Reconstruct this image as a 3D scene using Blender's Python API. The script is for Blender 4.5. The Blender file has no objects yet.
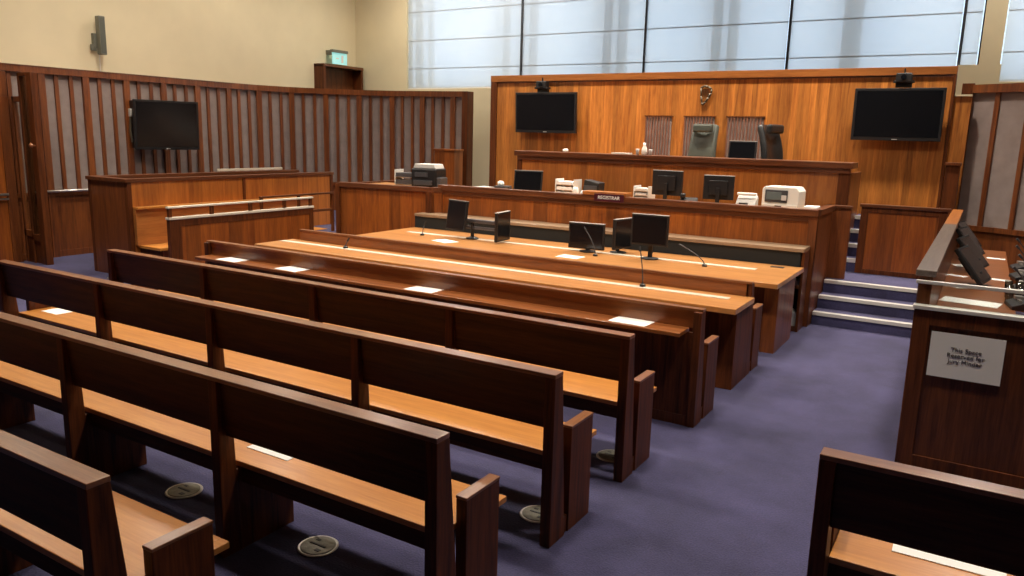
import bpy, bmesh, math, random
from mathutils import Vector, Matrix
random.seed(7)
C = bpy.context.scene.collection
PI = math.pi
R = math.radians

# ------------------------------------------------------------------ materials
def nodes(name):
    m = bpy.data.materials.new(name); m.use_nodes = True
    nt = m.node_tree
    return m, nt, nt.nodes['Principled BSDF']

def wood(name, light, dark, grain='Z', rough=.35, board=0.0, amt=.5, coat=.25, contrast=1.0):
    m, nt, b = nodes(name); N = nt.nodes; L = nt.links
    tc = N.new('ShaderNodeTexCoord'); oi = N.new('ShaderNodeObjectInfo')
    mp = N.new('ShaderNodeMapping')
    s = {'X': (.7, 11, 11), 'Y': (11, .7, 11), 'Z': (11, 11, .7)}[grain]
    mp.inputs['Scale'].default_value = s
    off = N.new('ShaderNodeVectorMath'); off.operation = 'ADD'
    mul = N.new('ShaderNodeMath'); mul.operation = 'MULTIPLY'; mul.inputs[1].default_value = 37
    L.new(oi.outputs['Random'], mul.inputs[0])
    L.new(tc.outputs['Object'], off.inputs[0]); L.new(mul.outputs[0], off.inputs[1])
    L.new(off.outputs[0], mp.inputs[0])
    vec = mp.outputs[0]
    if board:
        sp = N.new('ShaderNodeSeparateXYZ'); L.new(tc.outputs['Object'], sp.inputs[0])
        ad = N.new('ShaderNodeMath'); ad.operation = 'ADD'
        if grain == 'Z': L.new(sp.outputs[0], ad.inputs[0]); L.new(sp.outputs[1], ad.inputs[1])
        else: L.new(sp.outputs[2], ad.inputs[0]); ad.inputs[1].default_value = 0
        dv = N.new('ShaderNodeMath'); dv.operation = 'DIVIDE'; dv.inputs[1].default_value = board
        L.new(ad.outputs[0], dv.inputs[0])
        fl = N.new('ShaderNodeMath'); fl.operation = 'FLOOR'; L.new(dv.outputs[0], fl.inputs[0])
        wn = N.new('ShaderNodeTexWhiteNoise'); wn.noise_dimensions = '1D'; L.new(fl.outputs[0], wn.inputs['W'])
        vo = N.new('ShaderNodeVectorMath'); vo.operation = 'MULTIPLY_ADD'
        vo.inputs[1].default_value = (9, 9, 9)
        L.new(wn.outputs['Color'], vo.inputs[0]); L.new(mp.outputs[0], vo.inputs[2])
        vec = vo.outputs[0]
    n1 = N.new('ShaderNodeTexNoise'); n1.inputs['Scale'].default_value = 1.6; n1.inputs['Detail'].default_value = 5
    n1.inputs['Roughness'].default_value = .62; n1.inputs['Distortion'].default_value = .6
    L.new(vec, n1.inputs['Vector'])
    n2 = N.new('ShaderNodeTexNoise'); n2.inputs['Scale'].default_value = 9; n2.inputs['Detail'].default_value = 3
    L.new(vec, n2.inputs['Vector'])
    mx = N.new('ShaderNodeMath'); mx.operation = 'MULTIPLY_ADD'; mx.inputs[1].default_value = .3
    L.new(n2.outputs['Fac'], mx.inputs[0])
    sc = N.new('ShaderNodeMath'); sc.operation = 'MULTIPLY'; sc.inputs[1].default_value = .7
    L.new(n1.outputs['Fac'], sc.inputs[0]); L.new(sc.outputs[0], mx.inputs[2])
    rp = N.new('ShaderNodeValToRGB')
    rp.color_ramp.elements[0].position = .5 - .16 / contrast; rp.color_ramp.elements[0].color = (*dark, 1)
    rp.color_ramp.elements[1].position = .5 + .14 / contrast; rp.color_ramp.elements[1].color = (*light, 1)
    L.new(mx.outputs[0], rp.inputs[0])
    col = rp.outputs[0]
    if board:
        hs = N.new('ShaderNodeHueSaturation')
        mr = N.new('ShaderNodeMapRange'); mr.inputs['To Min'].default_value = 1 - amt * .5; mr.inputs['To Max'].default_value = 1 + amt * .4
        L.new(wn.outputs['Value'], mr.inputs[0]); L.new(mr.outputs[0], hs.inputs['Value']); L.new(col, hs.inputs['Color'])
        col = hs.outputs[0]
    L.new(col, b.inputs['Base Color'])
    b.inputs['Roughness'].default_value = rough
    b.inputs['Coat Weight'].default_value = coat; b.inputs['Coat Roughness'].default_value = .22
    return m

def plain(name, col, rough=.5, metal=0, bump=0, bscale=200, var=0.0, vscale=3, emit=None, es=1, coat=0):
    m, nt, b = nodes(name); N = nt.nodes; L = nt.links
    b.inputs['Base Color'].default_value = (*col, 1); b.inputs['Roughness'].default_value = rough
    b.inputs['Metallic'].default_value = metal; b.inputs['Coat Weight'].default_value = coat
    tc = N.new('ShaderNodeTexCoord')
    n = N.new('ShaderNodeTexNoise'); n.inputs['Scale'].default_value = vscale; n.inputs['Detail'].default_value = 4
    L.new(tc.outputs['Object'], n.inputs['Vector'])
    v = max(var, .04)
    hs = N.new('ShaderNodeHueSaturation'); hs.inputs['Color'].default_value = (*col, 1)
    mr = N.new('ShaderNodeMapRange'); mr.inputs['From Min'].default_value = .3; mr.inputs['From Max'].default_value = .7
    mr.inputs['To Min'].default_value = 1 - v; mr.inputs['To Max'].default_value = 1 + v
    L.new(n.outputs['Fac'], mr.inputs[0]); L.new(mr.outputs[0], hs.inputs['Value']); L.new(hs.outputs[0], b.inputs['Base Color'])
    if bump:
        n3 = N.new('ShaderNodeTexNoise'); n3.inputs['Scale'].default_value = bscale
        L.new(tc.outputs['Object'], n3.inputs['Vector'])
        bp = N.new('ShaderNodeBump'); bp.inputs['Strength'].default_value = bump; bp.inputs['Distance'].default_value = .01
        L.new(n3.outputs['Fac'], bp.inputs['Height']); L.new(bp.outputs[0], b.inputs['Normal'])
    if emit:
        b.inputs['Emission Color'].default_value = (*emit, 1); b.inputs['Emission Strength'].default_value = es
    return m

M = {}
M['wallwood'] = wood('cherry_veneer_vertical', (.54, .200, .036), (.25, .072, .010), 'Z', .42, .085, .6)
M['frontwood'] = wood('cherry_veneer_front', (.34, .092, .012), (.15, .032, .004), 'Z', .4, .22, .55)
M['benchfront'] = wood('cherry_veneer_bench', (.48, .160, .026), (.26, .070, .010), 'Z', .4, .24, .35)
M['railx'] = wood('dark_rail_x', (.16, .050, .016), (.055, .016, .006), 'X', .33)
M['raily'] = wood('dark_rail_y', (.16, .050, .016), (.055, .016, .006), 'Y', .33)
M['railz'] = wood('dark_rail_z', (.15, .042, .011), (.045, .012, .004), 'Z', .42, 0, 0, .1)
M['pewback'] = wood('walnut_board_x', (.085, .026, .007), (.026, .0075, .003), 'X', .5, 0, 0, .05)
M['pewcap'] = wood('bench_cap', (.30, .120, .045), (.13, .045, .016), 'X', .30, 0, 0, .4)
M['pewcapy'] = wood('bench_cap_y', (.30, .120, .045), (.13, .045, .016), 'Y', .30, 0, 0, .4)
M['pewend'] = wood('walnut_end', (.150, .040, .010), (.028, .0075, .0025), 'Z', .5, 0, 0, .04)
M['seat'] = wood('oak_seat', (.62, .27, .055), (.40, .135, .020), 'X', .34, 0, 0, .35, .8)
M['desk'] = wood('desk_top', (.62, .30, .100), (.38, .150, .040), 'X', .28, 0, 0, .45, .8)
M['ledge'] = wood('ledge_top', (.30, .098, .024), (.14, .042, .012), 'X', .33, 0, 0, .3)
M['panely'] = wood('walnut_side_y', (.25, .072, .015), (.085, .020, .005), 'Z', .4, .3, .3)
M['plank'] = wood('pale_planks', (.46, .180, .045), (.27, .085, .018), 'Y', .36, .14, .35)  # pale plank wood, tone varies from board to board
M['greycap'] = wood('grey_sheen_cap', (.17, .145, .125), (.09, .07, .06), 'Y', .3, 0, 0, .5)  # grey stands for light reflected off the wooden cap, painted in
M['orangecap'] = wood('orange_cap', (.42, .15, .035), (.24, .075, .015), 'Y', .32)
M['jury'] = wood('jury_front', (.15, .044, .012), (.05, .013, .004), 'Z', .38, .35, .3)
M['fabric'] = plain('mauve_fabric', (.27, .215, .195), .9, 0, .3, 300, .1, 6)
M['stripe'] = plain('louvre_fabric', (.18, .075, .045), .8, 0, .2, 200, .12, 12)
M['cream'] = plain('cream_plaster', (.68, .60, .405), .85, 0, .08, 60, .03, 1.5)
M['white'] = plain('white_paint', (.75, .74, .7), .7)
M['ceil'] = plain('ceiling_plaster', (.6, .56, .48), .9, 0, .05, 40)
M['black'] = plain('black_plastic', (.006, .006, .007), .5, 0, .1, 300)
M['screen'] = plain('dark_screen', (.006, .007, .009), .16)
M['darkgrey'] = plain('dark_grey_plastic', (.05, .05, .055), .45)
M['silver'] = plain('brushed_silver', (.62, .60, .56), .3, .9)
M['lightgrey'] = plain('light_grey_plastic', (.52, .52, .5), .5)
M['offwhite'] = plain('off_white_plastic', (.72, .70, .64), .45)
M['strip'] = plain('pale_strip', (.72, .66, .54), .35, .15)
M['paper'] = plain('paper', (.82, .82, .80), .7)
M['brass'] = plain('dull_nickel', (.22, .21, .17), .38, .85, .3, 30, .2, 20)
M['greenleather'] = plain('grey_green_leather', (.060, .068, .056), .42, 0, .2, 80, .1, 8)
M['blackleather'] = plain('black_leather', (.012, .013, .014), .38, 0, .2, 80)
M['blackpad'] = plain('black_cloth', (.004, .006, .006), .8, 0, .2, 120)
M['nosing'] = plain('pale_nosing', (.62, .60, .56), .4, .2)
M['maroon'] = plain('maroon_plate', (.055, .008, .016), .3)
M['ink'] = plain('ink', (.03, .03, .03), .6)
M['speaker'] = plain('grey_green_metal', (.17, .175, .14), .5, .2)
M['stone'] = plain('grey_bronze', (.11, .085, .055), .5, .3, .3, 60)
M['mullion'] = plain('beige_mullion', (.55, .49, .38), .6)
M['gasket'] = plain('dark_gasket', (.03, .035, .045), .5)
M['exit'] = plain('exit_panel', (.35, .62, .60), .4, emit=(.35, .85, .85), es=.5)
M['lamp'] = plain('lamp_diffuser', (.9, .85, .75), .5, emit=(1, .85, .6), es=4)

def carpet():
    m, nt, b = nodes('purple_carpet'); N = nt.nodes; L = nt.links
    tc = N.new('ShaderNodeTexCoord')
    n = N.new('ShaderNodeTexNoise'); n.inputs['Scale'].default_value = 1.3; n.inputs['Detail'].default_value = 6; n.inputs['Roughness'].default_value = .7
    n2 = N.new('ShaderNodeTexNoise'); n2.inputs['Scale'].default_value = 90; n2.inputs['Detail'].default_value = 2
    for q in (n, n2): L.new(tc.outputs['Object'], q.inputs['Vector'])
    a = N.new('ShaderNodeMath'); a.operation = 'MULTIPLY_ADD'; a.inputs[1].default_value = .35
    s = N.new('ShaderNodeMath'); s.operation = 'MULTIPLY'; s.inputs[1].default_value = .65
    L.new(n2.outputs['Fac'], a.inputs[0]); L.new(n.outputs['Fac'], s.inputs[0]); L.new(s.outputs[0], a.inputs[2])
    rp = N.new('ShaderNodeValToRGB')
    rp.color_ramp.elements[0].position = .38; rp.color_ramp.elements[0].color = (.023, .0215, .060, 1)
    rp.color_ramp.elements[1].position = .66; rp.color_ramp.elements[1].color = (.060, .055, .142, 1)
    L.new(a.outputs[0], rp.inputs[0]); L.new(rp.outputs[0], b.inputs['Base Color'])
    b.inputs['Roughness'].default_value = .95; b.inputs['Sheen Weight'].default_value = .1
    bp = N.new('ShaderNodeBump'); bp.inputs['Strength'].default_value = .4; bp.inputs['Distance'].default_value = .01
    L.new(n2.outputs['Fac'], bp.inputs['Height']); L.new(bp.outputs[0], b.inputs['Normal'])
    return m
M['carpet'] = carpet()

def glass(name, col=(1, 1, 1), rough=.02, fac=.12):
    m = bpy.data.materials.new(name); m.use_nodes = True; nt = m.node_tree; N = nt.nodes; L = nt.links
    N.remove(N['Principled BSDF'])
    t = N.new('ShaderNodeBsdfTransparent'); t.inputs[0].default_value = (*col, 1)
    g = N.new('ShaderNodeBsdfGlossy'); g.inputs['Roughness'].default_value = rough
    mx = N.new('ShaderNodeMixShader'); mx.inputs[0].default_value = fac
    L.new(t.outputs[0], mx.inputs[1]); L.new(g.outputs[0], mx.inputs[2]); L.new(mx.outputs[0], N['Material Output'].inputs[0])
    return m
for k_ in ('pewback', 'pewend', 'railz', 'jury'):
    M[k_].node_tree.nodes['Principled BSDF'].inputs['Specular IOR Level'].default_value = .22
M['glass'] = glass('clear_glass', (.93, .96, .95))
M['darkglass'] = glass('smoky_glass', (.55, .58, .55), .05, .10)

def blind():
    m = bpy.data.materials.new('roller_blind_fabric'); m.use_nodes = True; nt = m.node_tree; N = nt.nodes; L = nt.links
    N.remove(N['Principled BSDF'])
    t = N.new('ShaderNodeBsdfTransparent'); t.inputs[0].default_value = (.95, .97, 1, 1)
    tl = N.new('ShaderNodeBsdfTranslucent'); df = N.new('ShaderNodeBsdfDiffuse')
    tc = N.new('ShaderNodeTexCoord'); n = N.new('ShaderNodeTexNoise'); n.inputs['Scale'].default_value = .9; n.inputs['Detail'].default_value = 3
    L.new(tc.outputs['Object'], n.inputs['Vector'])
    rp = N.new('ShaderNodeValToRGB'); rp.color_ramp.elements[0].color = (.72, .76, .80, 1); rp.color_ramp.elements[1].color = (.88, .88, .86, 1)
    L.new(n.outputs['Fac'], rp.inputs[0]); L.new(rp.outputs[0], tl.inputs[0]); L.new(rp.outputs[0], df.inputs[0])
    m1 = N.new('ShaderNodeMixShader'); m1.inputs[0].default_value = .35; L.new(tl.outputs[0], m1.inputs[1]); L.new(df.outputs[0], m1.inputs[2])
    m2 = N.new('ShaderNodeMixShader'); m2.inputs[0].default_value = .66; L.new(t.outputs[0], m2.inputs[1]); L.new(m1.outputs[0], m2.inputs[2])
    L.new(m2.outputs[0], N['Material Output'].inputs[0])
    return m
M['blind'] = blind()

# ------------------------------------------------------------------ mesh helpers
class MB:
    def __init__(s): s.b = bmesh.new()
    def box(s, x0, x1, y0, y1, z0, z1, T=None):
        v = [s.b.verts.new(p) for p in ((x0,y0,z0),(x1,y0,z0),(x1,y1,z0),(x0,y1,z0),(x0,y0,z1),(x1,y0,z1),(x1,y1,z1),(x0,y1,z1))]
        if T is not None:
            for q in v: q.co = T @ q.co
        for f in ((0,3,2,1),(4,5,6,7),(0,1,5,4),(1,2,6,5),(2,3,7,6),(3,0,4,7)): s.b.faces.new([v[i] for i in f])
        return s
    def prism(s, pts, ax, a0, a1, T=None):
        def P(u, w, a): return {'X': (a, u, w), 'Y': (u, a, w), 'Z': (u, w, a)}[ax]
        A = [s.b.verts.new(P(u, w, a0)) for u, w in pts]; B = [s.b.verts.new(P(u, w, a1)) for u, w in pts]
        if T is not None:
            for q in A + B: q.co = T @ q.co
        n = len(pts)
        s.b.faces.new(A); s.b.faces.new(B[::-1])
        for i in range(n): s.b.faces.new((A[i], B[i], B[(i+1) % n], A[(i+1) % n]))
        return s
    def cyl(s, p0, p1, r0, r1=None, n=20):
        if r1 is None: r1 = r0
        p0 = Vector(p0); p1 = Vector(p1); d = (p1 - p0).normalized()
        a = d.orthogonal().normalized(); c = d.cross(a)
        A = []; B = []
        for i in range(n):
            t = 2 * PI * i / n; o = a * math.cos(t) + c * math.sin(t)
            A.append(s.b.verts.new(p0 + o * r0)); B.append(s.b.verts.new(p1 + o * r1))
        s.b.faces.new(A[::-1]); s.b.faces.new(B)
        for i in range(n): s.b.faces.new((A[i], A[(i+1) % n], B[(i+1) % n], B[i]))
        return s
    def tube(s, pts, r, n=8):
        for a, b in zip(pts, pts[1:]): s.cyl(a, b, r, r, n)
        return s
    def lathe(s, prof, c=(0,0,0), n=20):
        rings = []
        for r, z in prof:
            rings.append([s.b.verts.new((c[0] + r * math.cos(2*PI*i/n), c[1] + r * math.sin(2*PI*i/n), c[2] + z)) for i in range(n)])
        for A, B in zip(rings, rings[1:]):
            for i in range(n): s.b.faces.new((A[i], A[(i+1) % n], B[(i+1) % n], B[i]))
        s.b.faces.new(rings[0][::-1]); s.b.faces.new(rings[-1])
        return s
    def grid(s, f, nu, nv, th=0):
        V = [[s.b.verts.new(f(i / nu, j / nv)) for j in range(nv + 1)] for i in range(nu + 1)]
        for i in range(nu):
            for j in range(nv): s.b.faces.new((V[i][j], V[i+1][j], V[i+1][j+1], V[i][j+1]))
        return s
    def build(s, name, mat, parent=None, bevel=.003, smooth=False, loc=None, rot=None):
        bmesh.ops.recalc_face_normals(s.b, faces=s.b.faces)
        me = bpy.data.meshes.new(name); s.b.to_mesh(me); s.b.free()
        me.materials.append(mat if not isinstance(mat, str) else M[mat])
        o = bpy.data.objects.new(name, me); C.objects.link(o)
        if parent: o.parent = parent
        if loc: o.location = loc
        if rot: o.rotation_euler = rot
        if bevel:
            bv = o.modifiers.new('bevel', 'BEVEL'); bv.width = bevel; bv.segments = 2; bv.limit_method = 'ANGLE'; bv.angle_limit = R(40)
        if smooth:
            for p in me.polygons: p.use_smooth = True
        return o

def root(name, label, cat, loc=(0,0,0), rz=0, group=None):
    o = bpy.data.objects.new(name, None); C.objects.link(o); o.empty_display_size = .1
    o.location = loc; o.rotation_euler = (0, 0, rz); o['label'] = label; o['category'] = cat
    if group: o['group'] = group
    return o
def tag(o, label, cat, group=None):
    o['label'] = label; o['category'] = cat
    if group: o['group'] = group
    return o
def st(o): o['kind'] = 'structure'; return o
def dup(o, parent=None, **kw):
    c = o.copy(); C.objects.link(c); c.parent = parent
    for ch in list(o.children): dup(ch, c)
    for k, v in kw.items():
        if k == 'loc': c.location = v
        elif k == 'rz': c.rotation_euler = (0, 0, v)
        else: c[k] = v
    return c
def text(body, size, parent, loc, rot, mat, name='lettering', align='CENTER', ext=.0008, space=1.0):
    cu = bpy.data.curves.new('t', 'FONT'); cu.body = body; cu.size = size; cu.align_x = align; cu.align_y = 'CENTER'; cu.extrude = ext; cu.space_line = space
    t = bpy.data.objects.new('t', cu); C.objects.link(t)
    bpy.context.view_layer.update()
    me = bpy.data.meshes.new_from_object(t.evaluated_get(bpy.context.evaluated_depsgraph_get()))
    bpy.data.objects.remove(t)
    me.materials.clear(); me.materials.append(M[mat])
    o = bpy.data.objects.new(name, me); C.objects.link(o); o.parent = parent; o.location = loc; o.rotation_euler = rot
    return o

# ------------------------------------------------------------------ room shell
XL, XR, YB, YF, ZC = -13.0, 4.6, 14.1, -3.0, 6.0
st(MB().box(XL-.2, XR+.2, YF-.2, YB+.2, -.1, 0).build('floor', 'carpet', bevel=0))
st(MB().box(XL-.2, XR+.2, YF-.2, YB+.4, ZC, ZC+.15).build('ceiling', 'ceil', bevel=0))
st(MB().box(XL-.2, XL, YF-.2, YB+.2, 0, ZC).build('wall_left', 'cream', bevel=0))
st(MB().box(XR, XR+.2, YF-.2, YB+.2, 0, ZC).build('wall_right', 'cream', bevel=0))
st(MB().box(XL, XR, YF-.2, YF, 0, ZC).build('wall_front', 'jury', bevel=0))
wx0, wx1, wz0, wz1 = -11.46, 4.2, 3.1, 5.7
b = MB().box(XL, XR, YB, YB+.2, 0, wz0).box(XL, wx0, YB, YB+.2, wz0, ZC).box(wx1, XR, YB, YB+.2, wz0, ZC).box(wx0, wx1, YB, YB+.2, wz1, ZC)
b.box(-.57, 0.0, YB-.04, YB+.2, wz0-.3, 3.36).box(-.30, -.02, YB-.04, YB+.2, 3.36, wz1)
st(b.build('wall_back', 'cream', bevel=0))

# windows: five bays, each with frame, pane, blind
bays = [wx0, -8.47, -5.77, -3.15, -.57]
mull = [[-11.36, -11.02, -9.02], [-8.36, -6.68, -6.36], [-4.5, -4.2], [-2.2]]
mw = [[.18, .14, .16], [.18, .16, .20], [.16, .18], [.30]]
def window(n, x0, x1, ms, ws):
    f = MB()
    for x, w in zip(ms, ws): f.box(x - w/2, x + w/2, YB+.30, YB+.36, wz0 - .2, wz1)
    f.box(x0, x1, YB+.13, YB+.36, wz1-.06, wz1).box(x0, x1, YB+.13, YB+.36, wz0 - .05, wz0+.05)
    w_ = st(f.build('window_%d' % n, 'mullion', bevel=0))
    g = MB()
    for z in (3.54, 4.14, 4.75, 5.35): g.box(x0 + .015, x1 - .035, YB+.038, YB+.044, z - .008, z + .008)
    g.box(x1 - .02, x1 + .02, YB+.01, YB+.08, wz0, wz1)
    g.build('glazing_bar', 'gasket', w_, 0)
    MB().box(x0, x1, YB+.11, YB+.118, wz0+.05, wz1-.06).build('pane', 'glass', w_, 0)
    MB().box(x0 + .015, x1 - .035, YB+.035, YB+.037, wz0+.02, wz1-.02).build('blind', 'blind', w_, 0)
    MB().box(x0 + .015, x1 - .035, YB+.025, YB+.047, wz0+.0, wz0+.02).build('blind_rail', 'white', w_, 0)
for i in range(4): window(i+1, bays[i], bays[i+1], mull[i], mw[i])
window(5, -.57, -.30, [], []); window(6, -.02, wx1, [1.3, 2.6], [.15, .15])

# ------------------------------------------------------------------ slatted fabric panelling (left, curved into the back corner)
def resample(path, step):
    P = [Vector((*p, 0)) for p in path]; out = []; d = 0
    segs = [(P[i], P[i+1], (P[i+1]-P[i]).length) for i in range(len(P)-1)]
    tot = sum(s[2] for s in segs); n = max(1, round(tot / step))
    for k in range(n + 1):
        t = tot * k / n
        for a, b_, l in segs:
            if t <= l + 1e-6: out.append((a + (b_-a) * min(1, t/l), (b_-a).normalized())); break
            t -= l
    return out
def ribbon(m, path, n0, n1, z0, z1, inward):
    """a band swept along the plan path between two depths and two heights"""
    P_ = [Vector((*p, 0)) for p in path]; secs = []
    for i, p in enumerate(P_):
        a = P_[max(0, i-1)]; c = P_[min(len(P_)-1, i+1)]; d = (c - a).normalized(); n = Vector((-d.y, d.x, 0)) * inward
        secs.append([m.b.verts.new((*(p + n*q).xy, z)) for q, z in ((n0, z0), (n1, z0), (n1, z1), (n0, z1))])
    for A_, B_ in zip(secs, secs[1:]):
        for k in range(4): m.b.faces.new((A_[k], A_[(k+1) % 4], B_[(k+1) % 4], B_[k]))
    m.b.faces.new(secs[0]); m.b.faces.new(secs[-1][::-1])
def panelling(name, path, H, inward, group_w, zr=1.06):
    pts = resample(path, group_w / 12.0)
    plan = [tuple(p.xy) for p, d in pts]
    top = MB(); fab = MB(); low = MB(); post = MB(); rib = MB()
    ribbon(top, plan, 0, .075, H - .11, H, inward); ribbon(top, plan, 0, .06, zr - .07, zr, inward)
    ribbon(fab, plan, 0, .02, zr, H - .11, inward); ribbon(low, plan, 0, .03, .1, zr - .07, inward); ribbon(low, plan, 0, .045, 0, .1, inward)
    for i in range(0, len(pts), 4):
        p, d = pts[i]; nrm = Vector((-d.y, d.x, 0)) * inward
        T = Matrix(((d.x, nrm.x, 0, p.x), (d.y, nrm.y, 0, p.y), (0, 0, 1, 0), (0, 0, 0, 1)))
        if i % 12 == 0: post.box(-.052, .052, 0, .068, 0, H - .02, T)
        else: rib.box(-.030, .030, 0, .05, zr, H - .05, T)
    w_ = st(top.build(name, 'panely', bevel=0))
    fab.build('fabric_strip', 'fabric', w_, 0); low.build('lower_panel', 'panely', w_, 0)
    post.build('wide_post', 'panely', w_, 0); rib.build('rib', 'panely', w_, 0)
    return w_
arc = [(-12.7, -2.43), (-12.7, 10.2), (-12.66, 10.8), (-12.45, 11.45), (-12.05, 12.0), (-11.5, 12.55), (-10.8, 12.95), (-10.0, 13.15), (-9.24, 13.3)]
tl = panelling('trim_1', arc, 2.98, -1, .70, 1.05)
# closing end post of the curved panelling
MB().box(-9.30, -9.16, 13.2, 13.42, 0, 2.98).build('end_post', 'railz', tl, .004)
arc2 = [(-.33, 12.52), (.25, 12.24), (1.2, 11.7), (2.2, 10.9), (3.1, 9.9), (3.9, 8.6), (4.25, 7.4), (4.3, 6), (4.3, YF+.02)]
tr = panelling('trim_2', arc2, 2.95, -1, 1.2)
MB().box(-.42, -.27, 12.42, 12.62, 0, 2.97).build('end_post', 'railz', tr, .004)
MB().box(-13, -12.62, YF, 12.3, 2.96, 2.975).build('shelf_top', 'raily', tl, 0)

# silver rail on the left wall
hr = root('wall_handrail', 'thin silver handrail on the slatted panelling beyond the glazed partition', 'handrail', (-12.6, 6.5, 1.06))
MB().tube([(0, -.1, 0), (.0, 1.5, 0)], .022, 10).build('rail', 'silver', hr, 0, True)
for y in (.15, 1.25): MB().tube([(-.03, y, -.02), (0, y, 0)], .012).build('bracket', 'silver', hr, 0)
MB().box(-.02, .02, 1.05, 1.1, -.2, -.05).build('hook', 'lightgrey', hr, .003)

# ------------------------------------------------------------------ dais and steps
d = MB().box(XL+.4, -8.82, 9.3, 13.6, 0, .45).box(-8.82, -.2, 10.36, 14.0, 0, .45)
st(d.build('floor_dais', 'carpet', bevel=0))
stp = MB(); nos = MB()
for i, y in enumerate((9.48, 9.78, 10.07)):
    z1 = .15 * (i + 1)
    stp.box(-1.56, -.31, y, 10.37, z1 - .15, z1)
    nos.box(-1.555, -.315, y - .01, y + .075, z1 - .035, z1 + .006)
s_ = st(stp.build('carpeted_steps', 'carpet', bevel=0)); nos.build('step_nosing', 'nosing', s_, .002)
stp = MB(); nos = MB()
for i in range(4):
    y = 10.98 + .26 * i; z1 = .45 + .17 * (i + 1)
    stp.box(-1.5, -1.22, y, 12.15, z1 - .17, z1)
    nos.box(-1.5, -1.22, y - .01, y + .06, z1 - .045, z1 + .006)
s_ = st(stp.build('upper_steps', 'carpet', bevel=0)); nos.build('step_nosing', 'nosing', s_, .002)
# judges' platform behind the high bench
st(MB().box(-6.6, -1.55, 11.05, 12.2, .45, 1.1).build('floor_judges_platform', 'carpet', bevel=0))

# ------------------------------------------------------------------ judges' back panel
PX0, PX1, PY = -7.93, -.49, 12.2
b = MB().box(PX0+.12, PX1-.04, PY, PY+.1, .45, 3.05)
bp = st(b.build('wall_panel', 'wallwood', bevel=0))
bp.name = 'trim_3'
MB().box(PX0, PX1, PY-.035, PY+.14, 3.07, 3.18).build('canopy_rail', wood('canopy', (.34, .125, .03), (.19, .06, .013), 'X', .35), bp, .004)
MB().box(PX0, PX0+.13, PY-.03, PY+.14, .45, 3.07).box(PX1-.04, PX1, PY-.03, PY+.14, .45, 3.07).build('side_post', 'railz', bp, .004)
MB().box(PX0+.13, PX1-.04, PY-.012, PY, 3.05, 3.07).build('cornice', 'railx', bp, .003)
MB().box(PX1, -.28, PY+.03, PY+.12, .45, 2.79).build('return_panel', 'wallwood', bp, .003)
MB().box(PX1, -.28, PY+.0, PY+.13, 2.79, 2.81).build('return_cap', 'cream', bp, 0)
for (a, c_) in ((-4.88, -4.44), (-4.22, -3.74), (-3.53, -2.98)):
    o = MB().box(a, c_, PY-.012, PY, 1.5, 2.48).build('louvre_panel', 'fabric', bp, 0)
    n = round((c_ - a) / .048); w = (c_ - a) / n
    lv = MB()
    for k in range(n): lv.box(a + k*w, a + k*w + w*.42, PY-.03, PY-.012, 1.5, 2.5)
    lv.build('slat', 'stripe', o, 0)
    MB().box(a-.02, c_+.02, PY-.032, PY, 2.48, 2.5).build('louvre_trim', 'railx', o, 0)

# harp-shaped emblem
em = MB()
pts = [(-3.98 + .0, 2.93), (-3.93, 2.955), (-3.86, 2.94), (-3.815, 2.90), (-3.82, 2.85), (-3.86, 2.78), (-3.90, 2.71), (-3.945, 2.67), (-3.955, 2.70)]
em.tube([(x, PY-.03, z) for x, z in pts], .018, 10)
em.tube([(-3.955, PY-.03, 2.70), (-3.975, PY-.03, 2.80), (-3.98, PY-.03, 2.93)], .015, 8)
E_ = tag(em.build('harp_emblem', 'stone', None, 0, True), 'small grey harp emblem fixed on the veneered wall above the judges\' chairs', 'emblem')
hs = MB()
for k in range(6):
    x = -3.965 + k * .022; hs.cyl((x, PY-.03, 2.72 + k*.02), (x, PY-.03, 2.94 - k*.008), .002, n=5)
hs.build('harp_string', 'stone', E_, 0)

# ------------------------------------------------------------------ judges' high bench
jb = root('judges_bench', 'long high judges\' bench with orange veneer front and dark overhanging ledge', 'bench', (-1.45, 10.95, 0))
MB().box(-5.05, -.20, 0, .05, .45, 1.76).build('front_panel', 'benchfront', jb, .002)
MB().box(-5.16, -.03, -.07, .42, 1.80, 1.88).build('ledge', 'railx', jb, .006)
MB().box(-5.12, -.06, -.04, .06, 1.74, 1.80).build('ledge_moulding', 'railx', jb, .003)
MB().box(-5.13, -5.05, -.02, .6, .45, 1.74).build('end_post', 'railz', jb, .004)
MB().box(-.20, -.05, -.015, .06, .45, 1.74).build('end_post', 'railz', jb, .004)
MB().box(-.10, -.05, .06, .95, .45, 1.74).build('end_panel', 'panely', jb, .004)
MB().box(-5.05, -.08, .42, .85, 1.60, 1.64).build('desktop', 'desk', jb, .003)

# low swing panel by the steps
lp = root('low_panel', 'low veneered partition panel across the dais beside the carpeted steps', 'partition', (-1.33, 10.95, .45))
MB().box(.09, .90, .01, .05, .05, .83).build('infill', 'frontwood', lp, .002)
MB().box(0, .09, 0, .06, 0, .87).box(.90, .99, 0, .06, 0, .87).box(.09, .9, 0, .06, 0, .06).box(.09, .9, 0, .06, .80, .87).build('frame', 'railz', lp, .003)
MB().box(-.02, 1.02, -.02, .08, .87, .91).build('top_rail', 'railx', lp, .004)

# ------------------------------------------------------------------ clerk's bench
cb = root('clerks_bench', 'long veneered clerk\'s bench across the room below the judges\' bench', 'bench', (-1.57, 9.3, 0))
def P(x, y): return (x + 1.57, y - 9.3)
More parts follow.
